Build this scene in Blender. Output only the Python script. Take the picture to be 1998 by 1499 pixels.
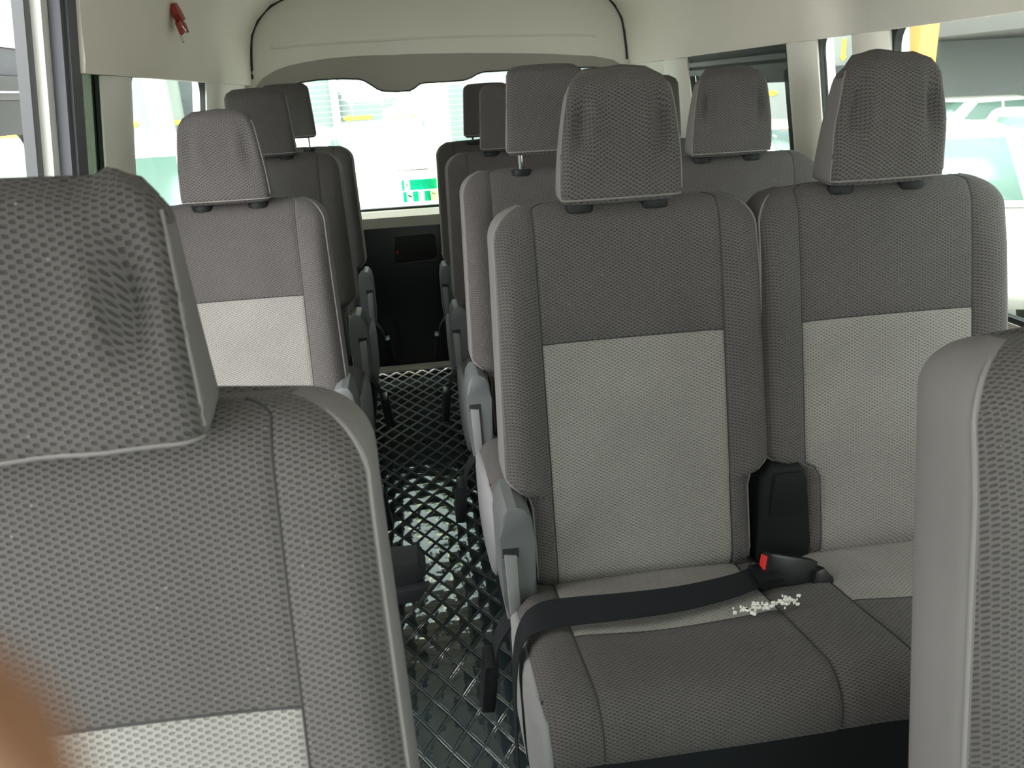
import bpy, bmesh, math, random
from mathutils import Vector, Matrix, noise
random.seed(7)
PI = math.pi
S = bpy.context.scene
COL = S.collection
for o in list(bpy.data.objects): bpy.data.objects.remove(o)

# ------------------------------------------------------------------ camera
FPX, YAW, PITCH, ROLL, CZ = 1600.0, .111, .344, -.057, 1.312
fw = Vector((math.sin(YAW)*math.cos(PITCH), math.cos(YAW)*math.cos(PITCH), -math.sin(PITCH)))
r0 = Vector((math.cos(YAW), -math.sin(YAW), 0)); u0 = r0.cross(fw)
RX = r0*math.cos(ROLL)+u0*math.sin(ROLL); UX = u0*math.cos(ROLL)-r0*math.sin(ROLL)
cd = bpy.data.cameras.new('camera'); cam = bpy.data.objects.new('camera', cd); COL.objects.link(cam)
m = Matrix.Identity(4)
for i in range(3):
    m[i][0] = RX[i]; m[i][1] = UX[i]; m[i][2] = -fw[i]
m[2][3] = CZ
cam.matrix_world = m
cd.sensor_width = 36; cd.lens = FPX/1998*36; cd.clip_start = .005; cd.clip_end = 200
cd.dof.use_dof = True; cd.dof.focus_distance = 1.7; cd.dof.aperture_fstop = 12.0
S.camera = cam

# ------------------------------------------------------------------ world, sun, exposure
S.view_settings.view_transform = 'Standard'; S.view_settings.look = 'None'
S.view_settings.gamma = 1; S.view_settings.exposure = 1.35; S.view_settings.use_curve_mapping = False
w = bpy.data.worlds.new('sky'); S.world = w; w.use_nodes = True
nt = w.node_tree; bg = nt.nodes['Background']; bg.inputs[1].default_value = 1.0
tc = nt.nodes.new('ShaderNodeTexCoord'); dp = nt.nodes.new('ShaderNodeVectorMath'); dp.operation = 'DOT_PRODUCT'
nt.links.new(tc.outputs['Generated'], dp.inputs[0]); dp.inputs[1].default_value = Vector((-.28, -.84, .47)).normalized()
rp = nt.nodes.new('ShaderNodeValToRGB'); nt.links.new(dp.outputs['Value'], rp.inputs[0]); nt.links.new(rp.outputs[0], bg.inputs[0])
# hazy sky, with a bright lobe added ahead of the van to light the seats
cr = rp.color_ramp; cr.elements[0].position = 0; cr.elements[0].color = (.80, .92, .92, 1)
cr.elements[1].position = .97; cr.elements[1].color = (5.4, 5.55, 5.5, 1)
e = cr.elements.new(.45); e.color = (1.2, 1.22, 1.18, 1)
sd = bpy.data.lights.new('sun', 'SUN'); sun = bpy.data.objects.new('sun', sd); COL.objects.link(sun)
sd.energy = 1.6; sd.angle = math.radians(6); sd.color = (1, .96, .88)
sun.rotation_euler = Vector((.05, -.26, -1.0)).to_track_quat('-Z', 'Y').to_euler()

# ------------------------------------------------------------------ materials
def mat(name, col, rough=.6, metal=0, spec=.5, coat=0, bump=None, var=0, vscale=8, emit=None):
    m = bpy.data.materials.new(name); m.use_nodes = True; nt = m.node_tree; b = nt.nodes['Principled BSDF']
    b.inputs['Base Color'].default_value = (*col, 1); b.inputs['Roughness'].default_value = rough
    b.inputs['Metallic'].default_value = metal; b.inputs['Specular IOR Level'].default_value = spec
    b.inputs['Coat Weight'].default_value = coat; b.inputs['Coat Roughness'].default_value = .05
    t = nt.nodes.new('ShaderNodeTexCoord')
    if var:
        n = nt.nodes.new('ShaderNodeTexNoise'); n.inputs['Scale'].default_value = vscale; n.inputs['Detail'].default_value = 4
        nt.links.new(t.outputs['Object'], n.inputs['Vector'])
        mx = nt.nodes.new('ShaderNodeMix'); mx.data_type = 'RGBA'
        mx.inputs[6].default_value = (*[c*(1-var) for c in col], 1); mx.inputs[7].default_value = (*[min(1, c*(1+var)) for c in col], 1)
        nt.links.new(n.outputs[0], mx.inputs[0]); nt.links.new(mx.outputs[2], b.inputs['Base Color'])
    if bump:
        n = nt.nodes.new('ShaderNodeTexNoise'); n.inputs['Scale'].default_value = bump[0]
        nt.links.new(t.outputs['Object'], n.inputs['Vector'])
        bp = nt.nodes.new('ShaderNodeBump'); bp.inputs['Strength'].default_value = bump[1]; bp.inputs['Distance'].default_value = .001
        nt.links.new(n.outputs[0], bp.inputs['Height']); nt.links.new(bp.outputs[0], b.inputs['Normal'])
    return m

def N(nt, op, a, b=None):
    n = nt.nodes.new('ShaderNodeMath'); n.operation = op
    for i, v in enumerate((a, b)):
        if v is None: continue
        if isinstance(v, (int, float)): n.inputs[i].default_value = v
        else: nt.links.new(v, n.inputs[i])
    return n.outputs[0]

def weave(name, c0, c1, strength=.5, rough=.85, cu=.0054, cv=.0035, stain=.18):
    """woven seat cloth: small staggered raised rectangles, a little dust and wear"""
    m = bpy.data.materials.new(name); m.use_nodes = True; nt = m.node_tree; b = nt.nodes['Principled BSDF']; L = nt.links.new
    t = nt.nodes.new('ShaderNodeTexCoord'); s = nt.nodes.new('ShaderNodeSeparateXYZ'); L(t.outputs['Object'], s.inputs[0])
    u = N(nt, 'MULTIPLY', s.outputs[0], PI/cu); v = N(nt, 'MULTIPLY', N(nt, 'ADD', s.outputs[1], s.outputs[2]), PI/cv)
    h = N(nt, 'MULTIPLY', N(nt, 'SINE', u), N(nt, 'SINE', v))
    h = N(nt, 'MULTIPLY', N(nt, 'ADD', h, .34), 3.6); h = N(nt, 'MINIMUM', N(nt, 'MAXIMUM', h, -1), 1)
    h01 = N(nt, 'MULTIPLY', N(nt, 'ADD', h, 1), .5)
    mx = nt.nodes.new('ShaderNodeMix'); mx.data_type = 'RGBA'; L(h01, mx.inputs[0])
    mx.inputs[6].default_value = (*c0, 1); mx.inputs[7].default_value = (*c1, 1)
    n = nt.nodes.new('ShaderNodeTexNoise'); n.inputs['Scale'].default_value = 7; n.inputs['Detail'].default_value = 6
    L(t.outputs['Object'], n.inputs['Vector'])
    wv = N(nt, 'ADD', N(nt, 'MULTIPLY', n.outputs[0], stain*2), 1-stain)
    m2 = nt.nodes.new('ShaderNodeVectorMath'); m2.operation = 'SCALE'; L(mx.outputs[2], m2.inputs[0]); L(wv, m2.inputs['Scale'])
    # dust specks
    vo = nt.nodes.new('ShaderNodeTexVoronoi'); vo.inputs['Scale'].default_value = 60; L(t.outputs['Object'], vo.inputs['Vector'])
    sp = N(nt, 'LESS_THAN', vo.outputs['Distance'], .05)
    m3 = nt.nodes.new('ShaderNodeMix'); m3.data_type = 'RGBA'; L(N(nt, 'MULTIPLY', sp, .25), m3.inputs[0]); L(m2.outputs[0], m3.inputs[6]); m3.inputs[7].default_value = (.5, .48, .45, 1)
    L(m3.outputs[2], b.inputs['Base Color'])
    b.inputs['Roughness'].default_value = rough; b.inputs['Specular IOR Level'].default_value = .25
    b.inputs['Sheen Weight'].default_value = .06; b.inputs['Sheen Roughness'].default_value = .5
    bp = nt.nodes.new('ShaderNodeBump'); bp.inputs['Strength'].default_value = strength; bp.inputs['Distance'].default_value = .0011
    L(h01, bp.inputs['Height']); L(bp.outputs[0], b.inputs['Normal'])
    return m

M = {}
M['dark'] = weave('dark_woven_cloth', (.044, .0395, .038), (.086, .077, .074), 1.0)
M['light'] = weave('light_woven_cloth', (.140, .131, .121), (.225, .212, .196), 1.0)
M['gusset'] = mat('plain_grey_cloth', (.15, .14, .137), .9, bump=(900, .2), var=.1)
M['skirt'] = mat('plain_light_grey_cloth', (.20, .195, .20), .9, bump=(900, .15), var=.06)
M['plain'] = mat('shaded_gap_cloth', (.062, .056, .056), .85, bump=(900, .2), var=.1)  # side cloth coloured darker, painting in the shade between paired backrests
M['seam'] = mat('seam_thread', (.03, .028, .028), .9)
M['piping'] = mat('piping_cloth', (.17, .155, .15), .85)
M['grey_plastic'] = mat('grey_plastic', (.11, .115, .118), .45, bump=(500, .15))
M['lever'] = mat('lever_plastic', (.21, .21, .21), .4)
M['black_plastic'] = mat('black_plastic', (.009, .010, .011), .55, spec=.22, bump=(600, .1))
M['buckle'] = mat('buckle_plastic', (.008, .009, .010), .3, spec=.35)
M['red'] = mat('red_plastic', (.55, .02, .02), .35)
M['web'] = mat('belt_webbing', (.007, .008, .010), .7, spec=.2, bump=(700, .5))
M['steel'] = mat('polished_steel', (.8, .8, .8), .15, 1)
M['black_metal'] = mat('black_metal', (.02, .02, .022), .5)
M['cream'] = mat('cream_headliner', (.80, .745, .67), .75, bump=(40, .05), var=.05, vscale=3)
M['cream_plastic'] = mat('cream_plastic', (.80, .76, .69), .5, var=.04, vscale=4)
M['arch'] = mat('grey_arch_trim', (.36, .335, .30), .7)
M['rubber'] = mat('black_rubber', (.012, .014, .014), .6)
M['seal'] = mat('grey_door_seal', (.085, .088, .10), .6)
M['door_black'] = mat('black_door_panel', (.006, .009, .010), .35)
M['body_white'] = mat('white_body_paint', (.86, .85, .80), .25, coat=.6)
M['track'] = mat('dark_track', (.03, .032, .034), .45)
M['skin'] = mat('skin', (.33, .165, .09), .5, var=.08, vscale=60)
M['nail'] = mat('fingernail', (.72, .42, .30), .3)

def glass(name, tint, refl=.08, rough=0.0):
    m = bpy.data.materials.new(name); m.use_nodes = True; nt = m.node_tree; nt.nodes.clear()
    o = nt.nodes.new('ShaderNodeOutputMaterial'); mx = nt.nodes.new('ShaderNodeMixShader'); tr = nt.nodes.new('ShaderNodeBsdfTransparent')
    gl = nt.nodes.new('ShaderNodeBsdfGlossy'); gl.inputs['Roughness'].default_value = rough; tr.inputs[0].default_value = (*tint, 1)
    mx.inputs[0].default_value = refl
    nt.links.new(tr.outputs[0], mx.inputs[1]); nt.links.new(gl.outputs[0], mx.inputs[2]); nt.links.new(mx.outputs[0], o.inputs[0])
    return m
M['pane_dark'] = glass('dark_window_glass', (.22, .26, .22), .07)
M['glass'] = glass('clear_window_glass', (.90, .95, .92), .05)
M['tint'] = glass('tinted_window_glass', (.34, .38, .34), .05)

def floor_mat():
    m = bpy.data.materials.new('quilted_black_vinyl'); m.use_nodes = True; nt = m.node_tree; b = nt.nodes['Principled BSDF']; L = nt.links.new
    t = nt.nodes.new('ShaderNodeTexCoord'); nz = nt.nodes.new('ShaderNodeTexNoise'); nz.inputs['Scale'].default_value = 2.2
    L(t.outputs['Object'], nz.inputs['Vector'])
    ad = nt.nodes.new('ShaderNodeVectorMath'); ad.operation = 'MULTIPLY_ADD'; L(nz.outputs[1], ad.inputs[0]); ad.inputs[1].default_value = (.03, .03, 0); L(t.outputs['Object'], ad.inputs[2])
    s = nt.nodes.new('ShaderNodeSeparateXYZ'); L(ad.outputs[0], s.inputs[0])
    
    xx = N(nt, 'DIVIDE', s.outputs[0], .067); yy = N(nt, 'DIVIDE', s.outputs[1], .108)
    u = N(nt, 'ADD', xx, yy); v = N(nt, 'SUBTRACT', xx, yy)
    def edge(x):  # distance to the cell border 0..0.5
        f = N(nt, 'FRACT', x); return N(nt, 'MINIMUM', f, N(nt, 'SUBTRACT', 1, f))
    e = N(nt, 'MINIMUM', edge(u), edge(v))
    def pulse(c, wd):
        d = N(nt, 'DIVIDE', N(nt, 'SUBTRACT', e, c), wd); return N(nt, 'POWER', 2.718, N(nt, 'MULTIPLY', N(nt, 'MULTIPLY', d, d), -1))
    pad = N(nt, 'POWER', N(nt, 'MINIMUM', N(nt, 'MULTIPLY', e, 10), 1), .6)
    dome = N(nt, 'ABSOLUTE', N(nt, 'MULTIPLY', N(nt, 'SINE', N(nt, 'MULTIPLY', u, PI)), N(nt, 'SINE', N(nt, 'MULTIPLY', v, PI))))
    h = N(nt, 'ADD', N(nt, 'ADD', N(nt, 'MULTIPLY', pad, .8), N(nt, 'MULTIPLY', dome, .3)), N(nt, 'MULTIPLY', pulse(.0, .022), .7))
    h = N(nt, 'SUBTRACT', h, N(nt, 'MULTIPLY', pulse(.055, .014), .5))
    bp = nt.nodes.new('ShaderNodeBump'); bp.inputs['Strength'].default_value = 1; bp.inputs['Distance'].default_value = .0052; L(h, bp.inputs['Height'])
    n2 = nt.nodes.new('ShaderNodeTexNoise'); n2.inputs['Scale'].default_value = 17; n2.inputs['Detail'].default_value = 2; L(t.outputs['Object'], n2.inputs['Vector'])
    b2 = nt.nodes.new('ShaderNodeBump'); b2.inputs['Strength'].default_value = .4; b2.inputs['Distance'].default_value = .007; L(n2.outputs[0], b2.inputs['Height']); L(bp.outputs[0], b2.inputs['Normal'])
    L(b2.outputs[0], b.inputs['Normal'])
    mc = nt.nodes.new('ShaderNodeMix'); mc.data_type = 'RGBA'; L(N(nt, 'MINIMUM', N(nt, 'ADD', pulse(.0, .022), pulse(.055, .012)), 1), mc.inputs[0])  # stitch lines get a lighter base colour, standing in for their glints
    mc.inputs[6].default_value = (.016, .025, .027, 1); mc.inputs[7].default_value = (.085, .115, .11, 1); L(mc.outputs[2], b.inputs['Base Color'])
    b.inputs['Roughness'].default_value = .10; b.inputs['Specular IOR Level'].default_value = .9
    b.inputs['Coat Weight'].default_value = .7; b.inputs['Coat Roughness'].default_value = .04; L(b2.outputs[0], b.inputs['Coat Normal'])
    return m
M['floor'] = floor_mat()

# ------------------------------------------------------------------ helpers
def mesh(name, vs, fs, m, parent=None, smooth=True, angle=None):
    me = bpy.data.meshes.new(name); me.from_pydata([tuple(v) for v in vs], [], fs); me.update()
    bm = bmesh.new(); bm.from_mesh(me); bmesh.ops.recalc_face_normals(bm, faces=bm.faces); bm.to_mesh(me); bm.free()
    o = bpy.data.objects.new(name, me); COL.objects.link(o); me.materials.append(m)
    if smooth:
        me.polygons.foreach_set('use_smooth', [True]*len(me.polygons))
        if angle: me.set_sharp_from_angle(angle=math.radians(angle))
    if parent: o.parent = parent
    return o
def tag(o, label=None, cat=None, group=None, kind=None):
    if label: o['label'] = label
    if cat: o['category'] = cat
    if group: o['group'] = group
    if kind: o['kind'] = kind
    return o
def empty(name, loc=(0, 0, 0), rz=0):
    o = bpy.data.objects.new(name, None); COL.objects.link(o); o.location = loc; o.rotation_euler = (0, 0, rz); o.empty_display_size = .1
    return o
def compact(vs, fs):
    used = sorted({i for f in fs for i in f}); mp = {j: i for i, j in enumerate(used)}
    return [vs[j] for j in used], [tuple(mp[i] for i in f) for f in fs]
class MB:
    def __init__(s): s.v = []; s.f = []
    def add(s, vs, fs):
        k = len(s.v); s.v += [tuple(v) for v in vs]; s.f += [tuple(i+k for i in f) for f in fs]
    def box(s, x0, x1, y0, y1, z0, z1, r=0, mtx=None):
        bm = bmesh.new(); bmesh.ops.create_cube(bm, size=1)
        for v in bm.verts: v.co = Vector(((x0+x1)/2+v.co.x*(x1-x0), (y0+y1)/2+v.co.y*(y1-y0), (z0+z1)/2+v.co.z*(z1-z0)))
        if r: bmesh.ops.bevel(bm, geom=bm.edges[:], offset=r, segments=2, affect='EDGES', profile=.6)
        if mtx: bmesh.ops.transform(bm, matrix=mtx, verts=bm.verts)
        bm.verts.index_update(); s.add([v.co.copy() for v in bm.verts], [[v.index for v in f.verts] for f in bm.faces]); bm.free(); return s
    def prism(s, pts, a0, a1, axis='y', r=0, mtx=None):
        """extrude a 2D outline; axis y: pts (x,z); axis x: pts (y,z); axis z: pts (x,y)"""
        mk = {'y': lambda p, a: (p[0], a, p[1]), 'x': lambda p, a: (a, p[0], p[1]), 'z': lambda p, a: (p[0], p[1], a)}[axis]
        bm = bmesh.new(); A = [bm.verts.new(mk(p, a0)) for p in pts]; B = [bm.verts.new(mk(p, a1)) for p in pts]; n = len(pts)
        fa = bm.faces.new(A); fb = bm.faces.new(B[::-1])
        for i in range(n): bm.faces.new((A[i], B[i], B[(i+1) % n], A[(i+1) % n]))
        if r:
            ed = list({e for f in (fa, fb) for e in f.edges}); bmesh.ops.bevel(bm, geom=ed, offset=r, segments=2, affect='EDGES', profile=.6)
        bmesh.ops.triangulate(bm, faces=[f for f in bm.faces if len(f.verts) > 4])
        if mtx: bmesh.ops.transform(bm, matrix=mtx, verts=bm.verts)
        bm.verts.index_update(); s.add([v.co.copy() for v in bm.verts], [[v.index for v in f.verts] for f in bm.faces]); bm.free(); return s
    def tube(s, path, r, n=8, close=False):
        P = [Vector(p) for p in path]; k = len(s.v); m = len(P)
        for i, p in enumerate(P):
            t = (P[(i+1) % m]-P[i-1]) if close else (P[min(i+1, m-1)]-P[max(i-1, 0)])
            t.normalize(); a = t.cross(Vector((0, 0, 1)));
            if a.length < .1: a = t.cross(Vector((1, 0, 0)))
            a.normalize(); b = t.cross(a)
            rr = r[i] if isinstance(r, (list, tuple)) else r
            for j in range(n): s.v.append(tuple(p+a*math.cos(2*PI*j/n)*rr+b*math.sin(2*PI*j/n)*rr))
        for i in range(m if close else m-1):
            i2 = (i+1) % m
            for j in range(n): s.f.append((k+i*n+j, k+i*n+(j+1) % n, k+i2*n+(j+1) % n, k+i2*n+j))
        if not close: s.f.append(tuple(k+j for j in range(n))); s.f.append(tuple(k+(m-1)*n+j for j in range(n)))
        return s
    def ribbon(s, path, wdir, width, th=.0015):
        k = len(s.v)
        for i, p in enumerate(path):
            p = Vector(p); wd = Vector(wdir[i] if isinstance(wdir, list) else wdir).normalized(); a = Vector(path[min(i+1, len(path)-1)])-Vector(path[max(i-1, 0)])
            nn = a.cross(wd).normalized()
            wi = width[i] if isinstance(width, list) else width
            for sa, sb in ((-1, -1), (1, -1), (1, 1), (-1, 1)): s.v.append(tuple(p+wd*sa*wi/2+nn*sb*th/2))
        for i in range(len(path)-1):
            for j in range(4): s.f.append((k+i*4+j, k+i*4+(j+1) % 4, k+(i+1)*4+(j+1) % 4, k+(i+1)*4+j))
        s.f.append((k, k+1, k+2, k+3)); e = k+(len(path)-1)*4; s.f.append((e, e+1, e+2, e+3)); return s
    def build(s, name, m, parent=None, smooth=True, angle=35): return mesh(name, s.v, s.f, m, parent, smooth, angle)
def lerp(a, b, t): return a+(b-a)*t
def smoothpath(pts, n=6):
    P = [Vector(p) for p in pts]; out = []
    for i in range(len(P)-1):
        a = P[max(i-1, 0)]; b = P[i]; c = P[i+1]; d = P[min(i+2, len(P)-1)]
        for k in range(n):
            t = k/n; out.append(.5*((2*b)+(c-a)*t+(2*a-5*b+4*c-d)*t*t+(3*b-a-3*c+d)*t**3))
    out.append(P[-1]); return out
def struct(o): o['kind'] = 'structure'; return o

# ------------------------------------------------------------------ seat parts (seat frame: x across, front towards -y, z up; y=0 is the foot of the backrest face)
ZB, ZT, W2, SL = .45, 1.118, .236, .197
SEAMX, PANZ = .163, .895
def gauss(d, wd): return math.exp(-(d/wd)**2)
def hw(z, notch):
    """half widths left/right of the backrest with the notch for the side cover"""
    def side(n):
        a = W2+.012*max(0, min(1, (1.05-z)/.4))
        if n is not False:
            t = max(0, min(1, (.668-z)/.05)); t = t*t*(3-2*t); a = lerp(a, .203 if n is True else n, t)
        return a
    l, r = side(notch[0]), side(notch[1])
    if z > ZT-.055:
        k = .055*(1-math.sqrt(max(0, 1-((z-(ZT-.055))/.055)**2))); l -= k; r -= k
    return l, r
def front_y(x, z, l, r):
    e = l if x < 0 else r; ax = abs(x)
    y = (z-ZB)*SL
    y -= .016*math.exp(-((ax-.205)/.035)**2)*max(0, min(1, (ZT-.02-z)/.1))*(1 if e > .21 else .3)    # bolsters
    y += .006*math.cos(min(1, ax/.17)*PI/2)*max(0, min(1, (ZT-z)/.3))
    y += .0045*gauss(ax-SEAMX*squeeze(e), .0035)
    if ax < SEAMX: y += .003*gauss(z-PANZ, .0035)
    if z < .50: y += .02*((.50-z)/.05)**2
    R = .032
    if ax > e-R: y += R*(1-math.sqrt(max(0, 1-((ax-(e-R))/R)**2)))
    if z > ZT-.045: y += .036*(1-math.sqrt(max(0, 1-((z-(ZT-.045))/.045)**2)))
    return y
def squeeze(e): return min(1, (e-.034)/(SEAMX+.006)) if e < .203 else 1
def backrest(root, cx, dz, notch, lights=True, seed=0, gm=('gusset', 'gusset')):
    zs = [ZB-.02+.02*i for i in range(0, 23)]
    zs = [z for z in zs if abs(z-PANZ) > .008]+[PANZ-.004, PANZ, PANZ+.004]+[.63, .64, .65, .66, .67]
    zs += [.92+.02*i for i in range(0, 8)]+[ZT-.05*(1-math.sin(a*PI/2/9)) for a in range(0, 10)]
    zs = sorted({round(z, 4) for z in zs if z <= ZT})
    inner = [-SEAMX-.004, -SEAMX, -SEAMX+.004, -.15, -.12, -.09, -.06, -.03, 0, .03, .06, .09, .12, .15, SEAMX-.004, SEAMX, SEAMX+.004]
    loops = []; info = []
    for z in zs:
        l, r = hw(z, notch); xs = []
        zz = z+(.0 if z < ZT-.05 else 0)
        R = .032
        outer = lambda e: [SEAMX+.004+(e-R-SEAMX-.004)*k/3 for k in (1, 2, 3)]+[e-R+R*math.sin(a*PI/2/5) for a in range(1, 6)]
        # with narrow widths keep the inner columns but squeeze them
        ql, qr = squeeze(l), squeeze(r)
        outer = lambda e, q: [(SEAMX+.004)*q+(e-R-(SEAMX+.004)*q)*k/3 for k in (1, 2, 3)]+[e-R+R*math.sin(a*PI/2/5) for a in range(1, 6)]
        L = [-x for x in outer(l, ql)][::-1]; Rr = outer(r, qr)
        row = L+[x*(ql if x < 0 else qr) for x in inner]+Rr
        th = .105
        k2 = .036*(1-math.sqrt(max(0, 1-((z-(ZT-.045))/.045)**2))) if z > ZT-.045 else 0
        yb = (z-ZB)*SL+th-k2*.8
        crown = .010*max(0, (z-(ZT-.05))/.05)
        pts = [(x, front_y(x, z, l, r), z+crown*(1-(x/W2)**2)) for x in row]
        yl = pts[0][1]; yr = pts[-1][1]
        sideR = [(r, lerp(yr, yb, t), z) for t in (.33, .66)]; sideL = [(-l, lerp(yb, yl, t), z) for t in (.33, .66)]
        back = [(r-.012, yb, z), (.1, yb+.008, z+crown*.5), (0, yb+.01, z+crown*.6), (-.1, yb+.008, z+crown*.5), (-l+.012, yb, z)]
        loops.append(pts+sideR+back+sideL); nf = len(row)
    n = len(loops[0]); vs = [(p[0]+cx, p[1], p[2]+dz) for lp in loops for p in lp]
    fs = {'main': [], 'panel': [], 'gl': [], 'gr': []}
    cL = len([0]*8)      # index of first inner column
    for i in range(len(loops)-1):
        for j in range(n):
            j2 = (j+1) % n; q = (i*n+j, i*n+j2, (i+1)*n+j2, (i+1)*n+j)
            if j < nf-1:
                mid = (loops[i][j][0]+loops[i][j2][0])/2
                if j in (0, 1): key = 'gl'
                elif j in (nf-2, nf-3): key = 'gr'
                elif cL+1 <= j < nf-1-cL-1 and zs[i] < PANZ-.001 and lights: key = 'panel'
                else: key = 'main'
            elif nf-1 <= j <= nf+1: key = 'gr'
            elif j >= n-3: key = 'gl'
            else: key = 'main'
            fs[key].append(q)
    fs['main'].append(tuple((len(loops)-1)*n+j for j in range(n))); fs['main'].append(tuple(range(n)))
    o = mesh('backrest', *compact(vs, fs['main']), M['dark'], root)
    if fs['panel']: tag(mesh('centre_panel', *compact(vs, fs['panel']), M['light'], o), 'light grey woven panel of the backrest')
    for g_, mm in zip(('gl', 'gr'), gm): tag(mesh('side_gusset', *compact(vs, fs[g_]), M[mm], o), 'plain side cloth')
    for sx_ in (-1, 1):
        path = []
        for z in zs[1:]:
            l, r = hw(z, notch); q = squeeze(l if sx_ < 0 else r)
            x = sx_*SEAMX*q; path.append((x+cx, front_y(x, z, l, r)-.0003, z+dz+.010*max(0, (z-(ZT-.05))/.05)*(1-(x/W2)**2)))
        MB().tube(path, .0014, 5).build('seam', M['seam'], o)
    if lights: MB().tube([(x*SEAMX/10+cx, front_y(x*SEAMX/10, PANZ, W2, W2)-.0006, PANZ+dz) for x in range(-10, 11)], .0014, 5).build('seam', M['seam'], o)
    for e in (0, 1):
        path = []
        for z in zs[2:]:
            lr = hw(z, notch); x = lr[e]-.004; s_ = -1 if e == 0 else 1
            path.append((s_*x+cx, front_y(s_*x, z, *lr)-.001, z+dz))
        MB().tube(path, .0022, 6).build('piping', M['piping'], o)
    return o

def headrest(root, cx, dz, lift=0, wide=0, wrinkle=0, seed=0, front=0, H=.202, box=0):
    """block shaped headrest on two steel posts"""
    z0 = ZT+.007+lift
    Wb, Wt = .105+wide, .084+wide*.9
    yc = (ZT-ZB)*SL-.030+front
    nz = 22; loops = []
    for i in range(nz+1):
        t = i/nz; z = z0+H*t
        wz = lerp(Wb, Wt-(.002*wrinkle if wrinkle else -.009)+box*.022, t**(1.2+.9*wrinkle*(1-box))); d = lerp(.098, .062, t); yf = yc+.010*t+.012*(t-.35)**2
        R = .035-.012*box if wrinkle else .024; inset = 0
        if z0+H-z < R: a = 1-(z0+H-z)/R; inset = R*(1-math.sqrt(max(0, 1-a*a)))
        if z-z0 < .016: a = 1-(z-z0)/.016; inset = max(inset, .016*(1-math.sqrt(max(0, 1-a*a))))
        wz -= inset*.8; rr = .016
        crown = (.014 if wrinkle else .006)*max(0, (t-.8)/.2)
        lp = []
        fx = [-wz+rr*(1-math.cos(a*PI/2/4)) for a in range(0, 5)]+[(-wz+rr)+(2*(wz-rr))*k/14 for k in range(1, 14)]+[wz-rr*(1-math.cos(a*PI/2/4)) for a in range(4, -1, -1)]
        for k, x in enumerate(fx):
            ee = abs(x)-(wz-rr); y = yf+inset*.9+(rr*(1-math.sqrt(max(0, 1-(ee/rr)**2))) if ee > 0 else 0)-.006*math.cos(min(1, abs(x)/wz)*PI/2)
            zz = z+crown*(1-(x/Wb)**2)
            if wrinkle:
                # folds of a loose cover running down from the upper corners
                for sgn in (-1, 1):
                    fxp = sgn*(wz-.026-.020*(1-t)); y += wrinkle*.017*gauss(x-fxp-sgn*.004, .011)*math.exp(-((t-.62)/.20)**2)
                    y -= wrinkle*.008*gauss(x-fxp+sgn*.016, .012)*math.exp(-((t-.60)/.25)**2)
                y += wrinkle*.004*noise.noise(Vector((x*22+seed, z*16, seed)))
                zz += wrinkle*.006*noise.noise(Vector((x*20+seed*3, 0, 1)))*max(0, (t-.7)/.3)
            if box: zz += .012*max(0, (t-.75)/.25)*gauss(abs(x)-wz+.016, .014)
            lp.append((x, y, zz))
        yb = yf+d-inset*.9
        side = [(wz-.002*k, lerp(lp[-1][1], yb-.012, k/3), z+crown*.1) for k in (1, 2, 3)]
        back = [(wz-.014, yb, z), (wz*.5, yb+.006, z+crown*.6), (0, yb+.008, z+crown*.8), (-wz*.5, yb+.006, z+crown*.6), (-wz+.014, yb, z)]
        sl = [(-x, y, zz) for (x, y, zz) in side[::-1]]; sl = [(-(wz-.002*k), lerp(lp[0][1], yb-.012, k/3), z+crown*.1) for k in (3, 2, 1)]
        loops.append(lp+side+back+sl)
    n = len(loops[0]); nf = len(fx); vs = [(p[0]+cx, p[1], p[2]+dz) for lp in loops for p in lp]
    A, B, B2 = [], [], []
    for i in range(nz):
        for j in range(n):
            j2 = (j+1) % n; q = (i*n+j, i*n+j2, (i+1)*n+j2, (i+1)*n+j)
            (A if i >= nz-3 else B if (j == nf-2 or nf-1 <= j <= nf+2) else B2 if (j == 0 or j >= n-4) else A).append(q)
    A.append(tuple(nz*n+j for j in range(n))); A.append(tuple(range(n)))
    mm = M['dark']
    o = mesh('headrest', *compact(vs, A), mm, root)
    for B_ in (B, B2): tag(mesh('side_gusset', *compact(vs, B_), M['gusset'], o), 'plain side cloth')
    pp = MB()
    for j in (1, nf-2):
        MB().tube([(loops[i][j][0]+cx, loops[i][j][1]-.0005, loops[i][j][2]+dz) for i in range(1, nz-1)], .0016, 5).build('piping', M['piping'], o)
    pp.tube([(loops[1][j][0]+cx, loops[1][j][1]-.0005, loops[1][j][2]+dz) for j in range(1, nf-1)], .0016, 5)
    pp.build('piping', M['piping'], o)
    for sx_ in (-1, 1):
        px = cx+sx_*.066
        yp = yc+.052
        MB().tube([(px, yp+.006, ZT-.03+dz), (px, yp, z0+.03+dz)], .0055, 10).build('post', M['steel'], o)
        pts = [(px+.024*math.cos(a*PI/8), yp-.008+.016*math.sin(a*PI/8)) for a in range(16)]
        MB().prism(pts, ZT-.010+dz, ZT+.0055+dz, 'z', .003).build('post_guide', M['black_plastic'], o)
    return o

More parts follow.
